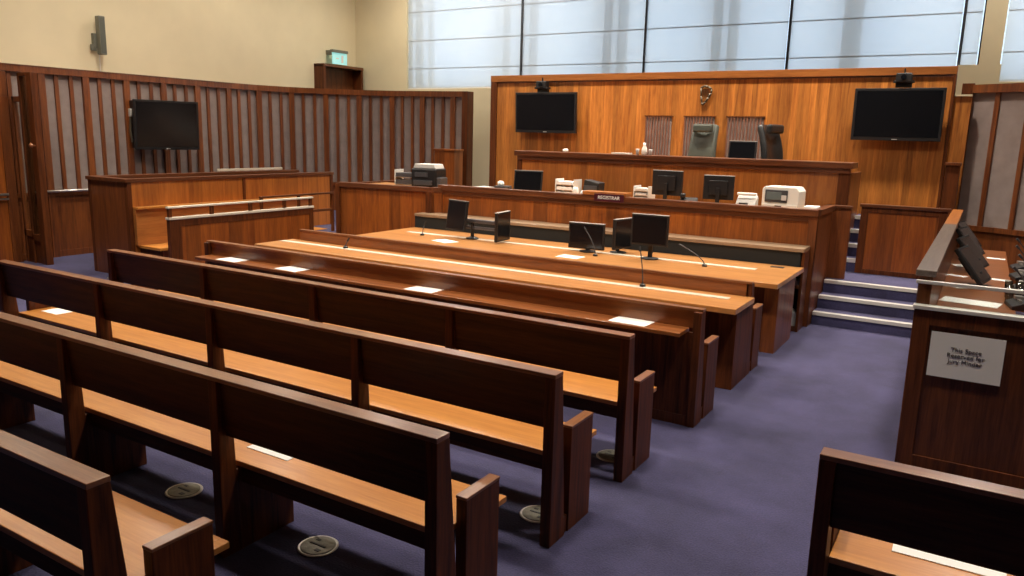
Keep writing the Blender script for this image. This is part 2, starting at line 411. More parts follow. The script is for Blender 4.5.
# straight front
MB().box(-5.35, -.02, 0, .05, .0, 1.29).build('front_panel', 'frontwood', cb, .002)
MB().box(-5.38, -.0, -.03, .10, 1.29, 1.37).build('top_rail', 'railx', cb, .005)
MB().box(-5.35, 0, -.012, .0, 1.23, 1.29).build('front_frame', 'railx', cb, .002)
MB().box(-.10, 0, -.014, .05, 0, 1.29).build('corner_post', 'panely', cb, .003)
MB().box(-5.4, -5.3, -.014, .05, 0, 1.29).build('corner_post', 'panely', cb, .003)
MB().box(-2.98, -2.36, -.04, .16, 1.37, 1.42).build('raised_rail', 'orangecap', cb, .005)
# angled left wing: a quadrilateral plan strip
def strip(path, t, z0, z1):
    m = MB()
    for (a, b_) in zip(path, path[1:]):
        A = Vector((*a, 0)); B = Vector((*b_, 0)); dd = (B-A).normalized(); L_ = (B-A).length
        T = Matrix(((dd.x, -dd.y, 0, A.x), (dd.y, dd.x, 0, A.y), (0, 0, 1, 0), (0, 0, 0, 1)))
        m.box(0, L_, 0, t, z0, z1, T)
    return m
wing = [P(-8.68, 8.98), P(-6.98, 9.14), P(-6.86, 9.33)]
strip(wing, .05, 0, 1.26).build('wing_front', 'frontwood', cb, .002)
strip([(a, b_ - .03) for a, b_ in wing], .13, 1.26, 1.33).build('wing_rail', 'railx', cb, .004)
ax, ay = wing[0]; bx_, by_ = wing[1]
MB().box(ax-.04, ax+.04, ay-.03, ay+1.4, 0, 1.31).build('wing_end', 'railz', cb, .003)
MB().box(bx_-.07, bx_+.03, by_-.035, by_+.04, 0, 1.27).build('corner_post', 'railz', cb, .003)
# desktop behind the rail
MB().box(-6.85, -.08, .10, .95, 1.25, 1.29).build('desktop', 'desk', cb, .002)
MB().box(-5.3, -.08, .10, .95, 1.29, 1.30).build('mat', 'desk', cb, .001) if False else None
# right end wing going back up the steps
MB().prism([(0, 0), (1.05, 0), (1.05, 1.30), (0, 1.30)], 'X', -.05, 0).build('end_panel', 'panely', cb, .003)
MB().box(-.09, .02, .1, 1.08, 1.30, 1.365).build('end_rail', 'raily', cb, .004)
MB().box(-.08, .21, 1.0, 1.06, 0, 1.33).build('end_return', 'panely', cb, .003)
MB().box(-.09, .22, .98, 1.08, 1.33, 1.365).build('return_rail', 'railx', cb, .003)

# low black shelving along its front
sh = root('black_shelf_unit', 'low black open shelf unit with pale top edge along the clerk\'s bench front', 'shelf unit', (-1.62, 8.95, 0))
MB().box(-5.5, 0, -.02, .33, .915, .955).build('top', wood('shelf_top', (.34, .25, .16), (.2, .13, .08), 'X', .3), sh, .003)
MB().box(-5.5, -.03, .28, .33, 0, .915).build('back_panel', 'blackpad', sh, .002)
MB().box(-5.5, 0, -.0, .28, .50, .53).build('shelf', 'railx', sh, .002)
MB().box(-5.5, -.03, -.01, .01, .66, .915).build('valance', 'blackpad', sh, .002)
for x in (-5.5, -3.7, -1.9, -.02): MB().box(x, x+.03, 0, .28, 0, .915).build('upright', 'railz', sh, .002)
MB().box(-5.5, 0, .02, .28, .0, .06).build('plinth', 'railx', sh, .002)
for (x, z, lab) in ((-1.77, .531, 'small stack of white papers on the black shelf beside the steps'),):
    o = MB().box(0, .12, 0, .2, 0, .012).box(.01, .11, .01, .19, .012, .05).build('paper_stack', 'paper', None, .002, loc=(x, 8.98, z)); tag(o, lab, 'papers')
o = MB().box(0, .13, 0, .2, 0, .13).box(-.004, .134, -.004, .204, .13, .16).build('white_box', 'lightgrey', None, .004, loc=(-1.78, 8.98, .061)); tag(o, 'pale box on the floor-level shelf at the right end of the black shelving', 'box')

# nameplate
npo = root('nameplate', 'dark maroon nameplate with white lettering on the clerk\'s bench rail', 'nameplate', (-4.14, 9.22, 1.345))
MB().box(-.21, .21, -.012, .0, -.045, .055).build('plate', 'maroon', npo, .002)
text('REGISTRAR', .062, npo, (0, -.0135, .005), (R(90), 0, 0), 'paper')

# ------------------------------------------------------------------ pews
def end_profile(h=.93): return [(0, 0), (.17, 0), (.085, h), (0, h)]
def arm(t, x, y0, y1, h=.605):
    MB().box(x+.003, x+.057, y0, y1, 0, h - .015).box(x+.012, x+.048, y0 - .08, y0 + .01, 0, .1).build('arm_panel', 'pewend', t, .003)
    MB().box(x+.001, x+.059, y0 - .002, y1 + .002, h - .015, h).build('armrest', 'pewcapy', t, .003)
def pew(label, loc, L, divs, group='public gallery benches', ends=(True, True)):
    t = root('courtroom_bench', label, 'bench', loc, 0, group)
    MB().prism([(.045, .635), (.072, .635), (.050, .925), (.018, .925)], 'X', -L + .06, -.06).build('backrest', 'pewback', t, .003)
    MB().box(-L, 0, .0, .086, .920, .942).build('top_rail', 'pewcap', t, .003)
    MB().box(-L + .06, -.06, .12, .555, .445, .475).box(-.0602, -.012, .48, .555, .445, .475).box(-L + .012, -L + .0602, .48, .555, .445, .475).build('seat', 'seat', t, .004)
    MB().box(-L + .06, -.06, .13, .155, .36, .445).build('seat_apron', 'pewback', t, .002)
    for x in (-.06, -L):
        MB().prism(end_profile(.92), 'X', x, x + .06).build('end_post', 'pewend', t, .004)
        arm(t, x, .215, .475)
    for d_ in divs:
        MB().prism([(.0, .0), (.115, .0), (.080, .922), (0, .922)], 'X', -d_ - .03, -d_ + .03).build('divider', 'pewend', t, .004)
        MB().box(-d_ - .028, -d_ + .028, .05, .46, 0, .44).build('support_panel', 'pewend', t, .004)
    return t
DV = (1.34, 2.66, 3.98)
p1 = pew('long dark walnut bench nearest the row with papers, left end showing beside the dock', (-1.70, 4.19, 0), 5.37, DV)
p2 = pew('long dark walnut bench, second behind the row with papers, single sheet on its left seat', (-1.70, 3.25, 0), 5.46, DV)
def pewcopy(label, loc): return dup(p2, None, loc=loc, label=label)
p3 = pewcopy('long dark walnut bench, third behind the row with papers, thin white sheet under its backrest', (-1.69, 2.26, 0))
p4 = pew('dark walnut bench in the bottom left corner with bright seat beyond its armrest', (-2.40, 1.29, 0), 4.8, (1.34, 2.66, 3.98))
p5 = root('courtroom_bench', '', '', (0, 0, 0)); bpy.data.objects.remove(p5)
p5 = pew('dark walnut bench in the bottom right corner in front of the jury box', (2.6, 2.98, 0), 3.01, (1.5,))

# ------------------------------------------------------------------ ledge row A
def panel_front(t, x0, x1, y, z0, z1, n, mat, rail='railz'):
    MB().box(x0, x1, y, y + .03, z0, z1).build('front_panel', mat, t, .002)
    m = MB(); w = (x1 - x0) / n
    for i in range(1, n): m.box(x0 + i*w - .006, x0 + i*w + .006, y - .004, y + .004, z0, z1)
    m.box(x0, x1, y-.006, y, z0, z0 + .08)
    m.build('panel_joint', rail, t, .001)
A = root('ledged_bench', 'long closed-back bench row with narrow writing ledge carrying four white papers', 'bench', (-1.63, 5.36, 0), 0, 'advocates rows')
LA = 5.5
panel_front(A, -LA, -.06, .015, 0, .72, 4, 'pewend')
MB().prism([(.0, .0), (.17, 0), (.095, .88), (0, .88)], 'X', -.06, 0).build('end_post', 'pewend', A, .004)
MB().prism([(.0, .0), (.17, 0), (.095, .88), (0, .88)], 'X', -LA - .06, -LA).build('end_post', 'pewend', A, .004)
MB().box(-LA, -.10, -.17, .05, .72, .75).build('writing_ledge', 'ledge', A, .004)
MB().box(-LA, -.06, .045, .075, .75, .88).build('back_board', 'ledge', A, .002)
MB().box(-LA - .06, 0.0, .03, .098, .88, .90).build('top_rail', 'pewcap', A, .003)
MB().box(-LA, -.06, .12, .56, .425, .455).build('seat', 'seat', A, .004)
for x in (-.06, -LA - .06): arm(A, x, .23, .50)

# row B : deep desk with bench behind
B = root('desk_bench', 'middle long desk row with pale cable strip and attached bench', 'desk', (-1.65, 6.42, 0), 0, 'advocates rows')
LB = 5.75
panel_front(B, -LB + .2, -.16, .30, 0, .70, 4, 'pewend')
MB().box(-.15, .0, .0, .03, 0, .70).build('pedestal_front', 'pewend', B, .003)
MB().box(-.15, -.12, .03, .42, 0, .70).build('pedestal_side', 'pewend', B, .003)
MB().box(-.03, .0, .032, .44, 0, .70).build('end_panel', 'pewend', B, .003)
MB().box(-LB, -LB + .03, .0, .62, 0, .70).build('end_panel', 'pewend', B, .003)
MB().box(-LB - .04, .03, -.17, .44, .70, .75).build('desktop', 'desk', B, .005)
MB().box(-LB, -.14, .19, .275, .75, .756).build('cable_strip', 'strip', B, .001)
MB().box(-LB + .1, -.03, .44, .47, .45, .865).build('back_board', 'ledge', B, .003)
MB().box(-LB + .1, .0, .43, .48, .865, .885).build('top_rail', 'pewcap', B, .003)
MB().prism([(.44, .0), (.60, 0), (.52, .865), (.44, .865)], 'X', -.05, .0).build('end_post', 'pewend', B, .003)
MB().box(-LB + .1, -.06, .55, .96, .425, .455).build('seat', 'seat', B, .004)
arm(B, -.06, .67, .92)

# row C : front table
Cc = root('front_desk', 'frontmost long desk holding monitors and microphones, facing the clerk\'s bench', 'desk', (-1.62, 7.66, 0), 0, 'advocates rows')
LC = 5.5
panel_front(Cc, -LC + .3, -.1, .25, 0, .70, 4, 'pewend')
MB().box(-LC, 0.02, .0, 1.27, .70, .75).build('desktop', 'desk', Cc, .005)
MB().box(-.14, -.0, .18, .21, 0, .70).build('pedestal_front', 'panely', Cc, .003)
MB().box(-.03, 0, .212, .95, 0, .70).build('end_panel', 'panely', Cc, .003)
MB().box(-LC + .1, -LC + .13, .18, .95, 0, .70).build('end_panel', 'panely', Cc, .003)
MB().box(-LC + .3, -.38, .72, .81, .75, .756).build('cable_strip', 'strip', Cc, .001)
MB().box(-.30, -.16, 1.05, 1.12, .75, .756).build('desk_socket', 'black', Cc, .001)

# ------------------------------------------------------------------ papers
def paper(x, y, z, rz, label, w=.21, h=.297, g='loose sheets'):
    o = MB().box(-w/2, w/2, -h/2, h/2, 0, .003).build('paper_sheet', 'paper', None, 0, loc=(x, y, z + .001), rot=(0, 0, R(rz)))
    return tag(o, label, 'paper', g)
for x, y, l in ((-6.66, 5.30, 'white paper on the writing ledge, leftmost of four nearest the dock'), (-5.77, 5.30, 'white paper on the writing ledge, second from the left'),
             (-4.12, 5.30, 'white paper on the middle of the writing ledge'), (-2.15, 5.31, 'white paper on the writing ledge at its right end')):
    paper(x, y, .75, 90 + random.uniform(-4, 4), l, .19, .30)
paper(-5.86, 7.98, .75, 70, 'white paper on the front desk in front of the double monitor arm', .22, .32)
paper(-3.99, 7.88, .75, 88, 'white paper on the front desk near the middle black monitor', .21, .28)
paper(-2.96, 2.592, .475, 90, 'thin white sheet lying on the near bench seat under the backrest', .16, .3)
paper(-6.87, 3.58, .475, 90, 'white sheet on the left end of a bench seat at the picture\'s left edge', .15, .24)
paper(.06, 3.365, .475, 90, 'white sheet on the seat of the bottom right bench', .16, .4)

# ------------------------------------------------------------------ floor boxes
def fbox(x, y, label):
    t = root('floor_outlet', label, 'floor outlet', (x, y, 0), 0, 'round metal floor outlets')
    MB().lathe([(.10, 0), (.105, .004), (.10, .008), (.092, .008)], n=36).build('rim', 'silver', t, 0)
    MB().lathe([(.09, 0), (.09, .010), (.086, .011)], n=36).build('lid', 'brass', t, 0)
    MB().box(-.05, .05, -.006, .006, .0115, .014).box(-.045, -.02, .03, .045, .0115, .013).box(.02, .05, -.05, -.03, .0115, .013).build('lid_slot', 'darkgrey', t, 0)
    return t
f1 = fbox(-2.70, 2.60, 'round metal floor outlet under the near bench, most fully seen of them')
for x, y, l in ((-3.80, 2.61, 'round metal floor outlet half in shadow behind the bottom left bench'), (-1.92, 4.53, 'round metal floor outlet under the bench closest to the ledge row'),
                (-1.93, 3.54, 'round metal floor outlet under the second bench end, mostly hidden'), (-10.3, 6.2, 'round metal floor outlet at the foot of the dock, far left')):
    dup(f1, None, loc=(x, y, 0), label=l)

# ------------------------------------------------------------------ monitors etc.
def screen_parts(t, w, h, z0, tilt=0, loc=(0, 0, 0), rz=0, back='black'):
    T = Matrix.Translation(Vector(loc)) @ Matrix.Rotation(rz, 4, 'Z') @ Matrix.Translation(Vector((0, 0, z0))) @ Matrix.Rotation(tilt, 4, 'X')
    hb = MB().box(-w/2, w/2, -.015, .025, 0, h, T).prism([(-w*.3, h*.2), (w*.3, h*.2), (w*.3, h*.8), (-w*.3, h*.8)], 'Y', .025, .05, T)
    t = hb.build('housing', back, t, .004)
    MB().box(-w/2 + .018, w/2 - .018, -.0165, -.015, .02, h - .018, T).build('screen', 'screen', t, 0)
    MB().box(-w/2, w/2, -.013, .02, h, h + .006, T).build('top_edge', 'lightgrey', t, 0)
def monitor(label, loc, rz=0, w=.40, h=.30, z0=.09, tilt=0, group='desk monitors', name='monitor'):
    t = root(name, label, 'monitor', loc, R(rz), group)
    screen_parts(t, w, h, z0, R(tilt))
    MB().box(-.025, .025, .045, .07, .01, z0 + h*.5).build('stand', 'black', t, .003)
    MB().lathe([(.10, 0), (.10, .008), (.04, .018)], (0, .05, 0), 24).build('base', 'black', t, 0)
    return t
monitor('black monitor standing on the front desk, screen edge grey, right one of its desk', (-3.20, 8.30, .756), 0, .44, .35, .16)
monitor('black monitor standing low in the middle of the front desk', (-4.01, 8.33, .756), 3, .46, .31, .035)
# monitor turned away next to the right one
t = monitor('thick black monitor turned sideways behind the right front-desk monitor', (-3.64, 8.55, .756), 80, .36, .36, .05)
# double arm
ma = root('dual_monitor_mount', 'black double monitor arm with two swivelled screens on the left of the front desk', 'monitor arm', (-5.72, 8.40, .756))
MB().lathe([(.085, 0), (.085, .012), (.03, .03)], n=24).build('base', 'black', ma, 0)
MB().cyl((0, 0, 0), (0, 0, .24), .024).build('pole', 'black', ma, 0)
MB().box(-.20, .46, -.03, .03, .215, .26).box(-.20, .46, -.02, .02, .13, .165).box(-.02, .02, -.02, .02, .13, .26).build('arm', plain('arm_grey', (.10, .10, .11), .35, .4), ma, .006)
o = MB().box(-.10, .05, .0, .0001, 0, .0001); o.b.free()
for (cx, cy, z0, ang, tl_, w, h) in ((-.21, -.10, .10, -18, -8, .40, .40), (.50, -.04, .02, 97, 0, .40, .37)):
    screen_parts(ma, w, h, z0, R(tl_), (cx, cy, 0), R(ang))

def mic(label, x, y, z, dx, dy, H=.33):
    t = root('gooseneck_microphone', label, 'microphone', (x, y, z), 0, 'gooseneck microphones')
    MB().lathe([(.028, 0), (.028, .02), (.012, .03)], n=16).build('base', 'black', t, 0)
    pts = [(0, 0, .02)] + [(dx * u**1.5, dy * u**1.5, .02 + H * (u ** .9)) for u in (.2, .4, .6, .8, 1)]
    MB().tube(pts, .006, 6).build('neck', 'darkgrey', t, 0)
    e = Vector(pts[-1]); d_ = (e - Vector(pts[-2])).normalized()
    MB().cyl(e, e + d_ * .05, .011, .009, 10).build('capsule', 'black', t, 0)
mic('thin gooseneck microphone rising from the middle desk row below the right monitor', -2.61, 6.67, .756, -.06, .05, .30)
mic('short gooseneck microphone at the left of the middle desk row', -6.35, 6.67, .756, .01, .02, .06)
mic('gooseneck microphone leaning left in front of the middle front-desk monitor', -3.79, 8.13, .75, -.13, .0, .27)
mic('gooseneck microphone leaning left at the right part of the front desk', -2.52, 8.25, .75, -.26, -.0, .18)
mic('gooseneck microphone at the left end of the front desk', -6.44, 8.25, .75, .02, .02, .12)

# ------------------------------------------------------------------ things on the clerk's bench (desktop z = 1.25)
ZD = 1.291
monitor('black monitor on the left of the clerk\'s bench, screen slightly tilted back', (-5.68, 9.75, ZD), 12, .43, .30, .03, -8, 'clerk monitors')
monitor('black monitor seen from behind on the clerk\'s bench, left of a pair', (-3.57, 9.8, ZD), 176, .42, .32, .10, 0, 'clerk monitors')
monitor('black monitor seen from behind on the clerk\'s bench beside the telephone', (-2.87, 9.75, ZD), 188, .38, .30, .09, 0, 'clerk monitors')
# small round logo badges on the rear of those monitors
# printer
pr = root('desktop_printer', 'off-white desktop printer with grey front on the clerk\'s bench', 'printer', (-2.08, 9.62, ZD), R(-4))
MB().prism([(-.22, 0), (.22, 0), (.22, .25), (.18, .30), (-.19, .30), (-.22, .27)], 'Y', 0, .30).build('body', 'offwhite', pr, .012)
MB().box(-.18, .09, -.012, .0, .11, .26).build('front_cover', 'darkgrey', pr, .006)
MB().box(-.16, .02, -.018, -.012, .14, .235).build('display', plain('dim_display', (.12, .15, .15), .25), pr, .003)
MB().box(.02, .08, -.022, -.012, .14, .2).build('keypad', 'lightgrey', pr, .003)
MB().box(-.21, .21, -.02, .0, .03, .09).build('paper_tray', 'offwhite', pr, .004)
MB().box(-.05, .03, -.026, -.02, .05, .075).build('tray_grip', 'black', pr, .002)
o = MB().box(-.14, .14, -.1, .1, 0, .05).build('paper_stack', 'paper', None, .003, loc=(-1.74+.01, 9.62, ZD + .05)); tag(o, 'white stack of papers on a tray beside the printer', 'papers')
o.location = (-1.70, 9.60, ZD)
o.scale = (.55, 1, 1.9)
# telephone
ph = root('desk_telephone', 'pale grey desk telephone propped up between monitor and printer', 'telephone', (-2.50, 9.66, ZD), 0)
MB().prism([(-.02, 0), (.16, 0), (.16, .14), (.12, .17), (-.02, .05)], 'X', -.12, .12).build('body', 'lightgrey', ph, .006)
MB().box(-.12, .12, .03, .09, .165, .20).build('handset', 'offwhite', ph, .012)
MB().box(-.07, .04, -.03, -.015, .0, .08).build('keypad', 'black', ph, .003)
# second phone, dark
ph = root('desk_telephone', 'black desk telephone below the right clerk monitor', 'telephone', (-3.20, 9.60, ZD), R(15))
MB().prism([(-.06, 0), (.12, 0), (.12, .10), (-.06, .06)], 'X', -.11, .11).build('body', 'black', ph, .006)
MB().box(-.11, -.05, -.05, .12, .10, .15).build('handset', 'black', ph, .012)
# lever files / boxes on bench centre
def files(label, x, y, w, h, n, mat='paper', rz=0, z=ZD, g=None):
    t = root('file_tray', label, 'file tray', (x, y, z), R(rz), g)
    MB().box(-w/2, -w/2+.012, 0, .25, 0, h).build('side', 'offwhite', t, .003)
    MB().box(w/2-.012, w/2, 0, .25, 0, h).build('side', 'offwhite', t, .003)
    for k in range(n):
        z_ = .01 + k * (h - .02) / n
        MB().box(-w/2+.012, w/2-.012, 0, .25, z_, z_ + .008).build('shelf', 'lightgrey', t, .001)
        MB().box(-w/2+.03, w/2-.03, -.005, .22, z_ + .008, z_ + .008 + (h - .03)/n*.6).build('papers', mat, t, .001)
files('white stacked file tray on the clerk\'s bench left of the nameplate', -5.05, 9.70, .30, .24, 3)
files('small white file tray beside the left rear-facing monitor', -3.93, 9.78, .22, .20, 3, 'lightgrey')
files('grey desk tray at the far left of the clerk\'s bench next to the black printer', -7.85, 9.62, .42, .24, 2, 'darkgrey', 6, 1.30)
# crumpled / small pieces
def blob(label, x, y, z, r, cat, name, mat='offwhite', sz=1.0):
    m = MB(); prof = [(r*.8, 0), (r, r*.4*sz), (r*.85, r*1.0*sz), (r*.45, r*1.35*sz)]
    m.lathe(prof, n=14)
    for v in m.b.verts: v.co += Vector((random.uniform(-1,1), random.uniform(-1,1), 0)) * r * .12
    return tag(m.build(name, mat, None, 0, True, loc=(x, y, z)), label, cat)
blob('white cup beside the file tray on the clerk\'s bench', -4.82, 9.6, ZD, .05, 'cup', 'cup', 'offwhite', 2.2)
blob('pale paper cup right of the file tray on the clerk\'s bench', -4.70, 9.62, ZD, .06, 'cup', 'cup', 'lightgrey', 1.3)
pk = root('card_reader', 'black machine behind the white cups on the clerk\'s bench', 'machine', (-4.74, 9.9, ZD))
MB().prism([(-.13, 0), (.13, 0), (.13, .20), (-.10, .24)], 'Y', 0, .2).build('body', 'black', pk, .01)
MB().box(-.1, .1, -.008, 0, .05, .16).build('front', 'darkgrey', pk, .003)
# black printer far left
bpn = root('black_printer', 'bulky black printer with grey lid at the left corner of the clerk\'s bench', 'printer', (-7.40, 9.50, 1.301), R(8))
MB().box(-.22, .22, 0, .34, .0, .28).build('body', 'black', bpn, .02)
MB().prism([(-.20, .28), (.20, .28), (.17, .35), (-.17, .35)], 'Y', .03, .32).build('lid', 'lightgrey', bpn, .01)
MB().box(-.16, .16, -.03, 0, .03, .1).build('output_tray', 'darkgrey', bpn, .004)
MB().box(-.15, .08, -.01, 0, .15, .22).build('control_panel', 'darkgrey', bpn, .003)
MB().box(.22, .29, .02, .25, 0, .15).build('side_tray', 'darkgrey', bpn, .008)
st_ = MB().box(-8.5 + 1.57 - 0, -6.9 + 1.57, .05, .62, 1.26, 1.30)
st_.build('wing_desktop', 'desk', cb, .002)
# loose files between
for k, (x, y, w, h, t_, rz, mat, lab) in enumerate(((-6.75, 9.6, .30, .24, .05, 8, 'strip', 'buff folder stack on the clerk\'s bench right of the black printer'),
        (-6.35, 9.6, .26, .22, .07, -12, 'lightgrey', 'grey papers piled on the clerk\'s bench left of its monitor'),
        (-6.02, 9.62, .22, .2, .10, 20, 'darkgrey', 'dark folder pile beside the left clerk monitor'))):
    m = MB(); z = 0
    for j in range(4):
        T = Matrix.Rotation(R(random.uniform(-9, 9)), 4, 'Z'); m.box(-w/2, w/2, -h/2, h/2, z, z + t_/4*.9, T); z += t_/4
    tag(m.build('folder_stack', mat, None, .001, loc=(x, y, ZD + .03), rot=(0, 0, R(rz))), lab, 'folders', 'folders on the clerk\'s bench')
for o in list(bpy.data.objects):
    if o.name.startswith('folder_stack'): o.location.z = ZD
blob('crumpled white tissue on top of the dark folder pile', -6.06, 9.62, ZD + .10, .05, 'tissue', 'tissue', 'paper', 1.0)

# ------------------------------------------------------------------ on / behind the judges' bench
def armchair(label, loc, rz, mat, w=.52):
    t = root('judge_chair', label, 'chair', loc, R(rz), 'judges\' chairs')
    def back(u, v):
        x = (u - .5) * w * (1 - .12 * v * v); y = .22 - .10 * (1 - (2*u-1)**2) * -1 * .6 + .12 * v - .06 * math.sin(v * PI)
        return Vector((x, y, .48 + .78 * v))
    m = MB(); m.grid(back, 10, 12); o = m.build('backrest', mat, t, 0, True)
    so = o.modifiers.new('s', 'SOLIDIFY'); so.thickness = .09; so.offset = 0
    bv = o.modifiers.new('b', 'BEVEL'); bv.width = .03; bv.segments = 3
    MB().box(-w*.36, w*.36, .17, .26, 1.14, 1.27).build('headrest', mat, t, .03)
    for s in (-1, 1):
        MB().prism([(-.25, .62), (.22, .66), (.22, .72), (-.22, .69), (-.27, .66)], 'X', s*w*.5 - .03, s*w*.5 + .03).box(s*w*.5-.015, s*w*.5+.015, -.1, -.05, .42, .64).build('armrest', mat, t, .01)
    MB().box(-w*.46, w*.46, -.27, .24, .40, .50).build('seat', mat, t, .03)
    MB().cyl((0, 0, .08), (0, 0, .40), .03).build('gas_column', 'darkgrey', t, 0)
    for k in range(5):
        a = 2*PI*k/5
        MB().tube([(0, 0, .09), (.28*math.cos(a), .28*math.sin(a), .06)], .02).cyl((.28*math.cos(a)-.02, .28*math.sin(a), .03), (.28*math.cos(a)+.02, .28*math.sin(a), .03), .03).build('base_leg', 'darkgrey', t, 0)
    return t
armchair('grey-green leather judge\'s chair in the middle below the emblem', (-3.84, 11.70, 1.10), -4, 'greenleather', .44)
armchair('black leather judge\'s chair turned sideways at the right of the judges\' bench', (-2.48, 11.62, 1.10), 70, 'blackleather', .48)
monitor('black monitor on the judges\' bench between the two chairs', (-3.06, 11.40, 1.641), -3, .40, .36, .12, -5, 'judges monitors')
# carafe and glasses
cf = root('water_carafe', 'small glass carafe with tumblers on the judges\' ledge at left of green chair', 'carafe', (-4.45, 11.12, 1.881))
MB().lathe([(.035, 0), (.045, .03), (.04, .09), (.018, .14), (.022, .18)], n=18).build('bottle', 'offwhite', cf, 0, True)
for dx in (-.11, .10):
    o = MB().lathe([(.022, 0), (.028, .08), (.026, .085)], n=16).build('drinking_glass', 'lightgrey', None, 0, True, loc=(-4.45 + dx, 11.12, 1.881))
    tag(o, 'tiny pale glass %s of the carafe on the judges\' ledge' % ('left' if dx < 0 else 'right'), 'glass', 'glasses on the judges\' ledge')
blob('small white object lying on the left part of the judges\' ledge', -5.78, 11.1, 1.881, .05, 'tissue', 'tissue', 'offwhite', .8)
tag(MB().box(-.14, .14, -.08, .08, 0, .02).build('notepad', 'offwhite', None, .002, loc=(-4.80, 11.08, 1.881)), 'pale notepad on the judges\' ledge left of the carafe', 'notepad')

# ------------------------------------------------------------------ wall televisions
def tv(label, x0, x1, z0, z1, y, tilt, T0=None, rz=0):
    w = x1 - x0; h = z1 - z0
    t = root('wall_television', label, 'television', ((x0+x1)/2, y, z0), rz, 'wall televisions')
    T = Matrix.Rotation(R(tilt), 4, 'X')
    MB().box(-w/2, w/2, 0, .05, 0, h, T).prism([(-w*.35, h*.15), (w*.35, h*.15), (w*.35, h*.85), (-w*.35, h*.85)], 'Y', .05, .085, T).build('housing', 'black', t, .006)
    MB().box(-w/2+.035, w/2-.035, -.002, .0, .05, h-.035, T).build('screen', 'screen', t, 0)
    MB().box(-.035, .035, -.003, 0, .012, .024, T).build('badge', 'lightgrey', t, 0)
    MB().box(-.15, .15, .05, .155, h*.35, h*.65).build('wall_bracket', 'darkgrey', t, .004)
    return t
tv('black television on the veneered wall left of the judges, camera above it', -7.30, -6.09, 2.18, 2.87, 12.04, 3)
tv('black television on the veneered wall right of the judges above the steps', -1.71, -.58, 2.18, 2.89, 12.04, 3)
tvl = tv('black television on the slatted left wall above the dock', -.55, .55, 1.70, 2.54, 0, 3)
tvl.location = (-12.30, 8.55, 1.72); tvl.rotation_euler = (0, 0, R(76))
for ch in tvl.children:
    if ch.name.startswith('wall_bracket'): ch.scale = (1, 1.8, 1)
MB().box(-.53, -.43, .05, .24, 0.02, .82).build('side_housing', 'black', tvl, .004)
MB().box(-.56, -.53, .12, .22, .55, .68).build('junction_box', 'offwhite', tvl, .005)
MB().tube([(-.545, .16, .55), (-.56, .16, .3), (-.545, .14, .12)], .018).build('cable', 'stone', tvl, 0)
def cam(label, x, z):
    t = root('conference_camera', label, 'camera', (x, 12.02, z), 0, 'cameras above the televisions')
    MB().box(-.13, .13, -.02, .10, 0, .03).box(-.10, .10, .03, .11, -.06, .0).build('shelf_bracket', 'black', t, .003)
    MB().box(-.10, .10, -.03, .10, .0, .13).build('body', 'black', t, .015)
    MB().cyl((0, -.06, .07), (0, -.03, .07), .035).build('lens', 'screen', t, 0)
    MB().cyl((0, .03, .13), (0, .03, .19), .012).build('antenna', 'black', t, 0)
cam('small black camera on a bracket above the left wall television', -6.78, 2.93)
cam('small black camera on a bracket above the right wall television', -1.11, 2.96)

# ------------------------------------------------------------------ left upper wall
sp = root('column_speaker', 'slim grey-green column loudspeaker on the cream wall above the slatted panelling', 'speaker', (-12.88, 7.82, 3.27))
MB().box(-.05, .06, -.055, .055, 0, .62).build('cabinet', 'speaker', sp, .01)
MB().box(.06, .064, -.045, .045, .02, .60).build('grille', plain('grille', (.10, .105, .085), .6, .3, .5, 300), sp, .002)
MB().box(-.12, -.05, -.10, -.03, .10, .34).box(-.10, -.06, -.14, -.05, .06, .16).build('wall_bracket', 'speaker', sp, .005)
MB().tube([(-.08, 0, .02), (-.09, 0, -.28)], .008).build('cable', 'offwhite', sp, 0)
dh = root('door_hood', 'dark boxed wooden door head on the cream wall behind the panelling', 'door head', (-13.0, 12.75, 0))
for y in (0, 1.2): MB().box(0, .30, y, y + .06, 2.2, 3.56).build('jamb', 'railz', dh, .004)
MB().box(0, .32, 0, 1.26, 3.52, 3.58).build('head', 'raily', dh, .004)
MB().box(0, .04, .06, 1.20, 2.2, 3.52).build('back_panel', 'jury', dh, .002)
ex = root('exit_sign', 'small lit pale green exit sign on bracket above the boxed door head', 'sign', (-12.78, 13.32, 3.60))
MB().box(-.05, .05, -.24, .24, .25, .31).box(-.22, -.0, -.2, -.12, .2, .3).build('housing', 'speaker', ex, .006)
MB().box(-.012, .012, -.22, .24, .0, .25).build('panel', 'exit', ex, .003)
MB().box(.0125, .015, .05, .12, .04, .20).box(.0125, .015, -.12, -.02, .11, .14).build('pictogram', 'white', ex, 0)

d1 = st(MB().box(-12.62, -12.57, 4.2, 6.12, 2.50, 2.86).box(-12.62, -12.57, 5.98, 6.12, 0, 2.50).box(-12.62, -12.57, 4.2, 4.35, 0, 2.50).build('door_1', 'panely', None, .003))
MB().box(-12.62, -12.60, 4.35, 5.98, 0, 2.5).build('door_leaf', 'jury', d1, .002)
MB().box(-12.60, -12.585, 5.72, 5.98, 0.0, 2.5).build('door_stile', 'frontwood', d1, .002)
MB().tube([(-12.54, 4.5, 1.05), (-12.54, 5.98, 1.05)], .02, 8).tube([(-12.54, 4.5, .98), (-12.54, 5.98, .98)], .012, 8).build('push_rail', 'silver', d1, 0, True)
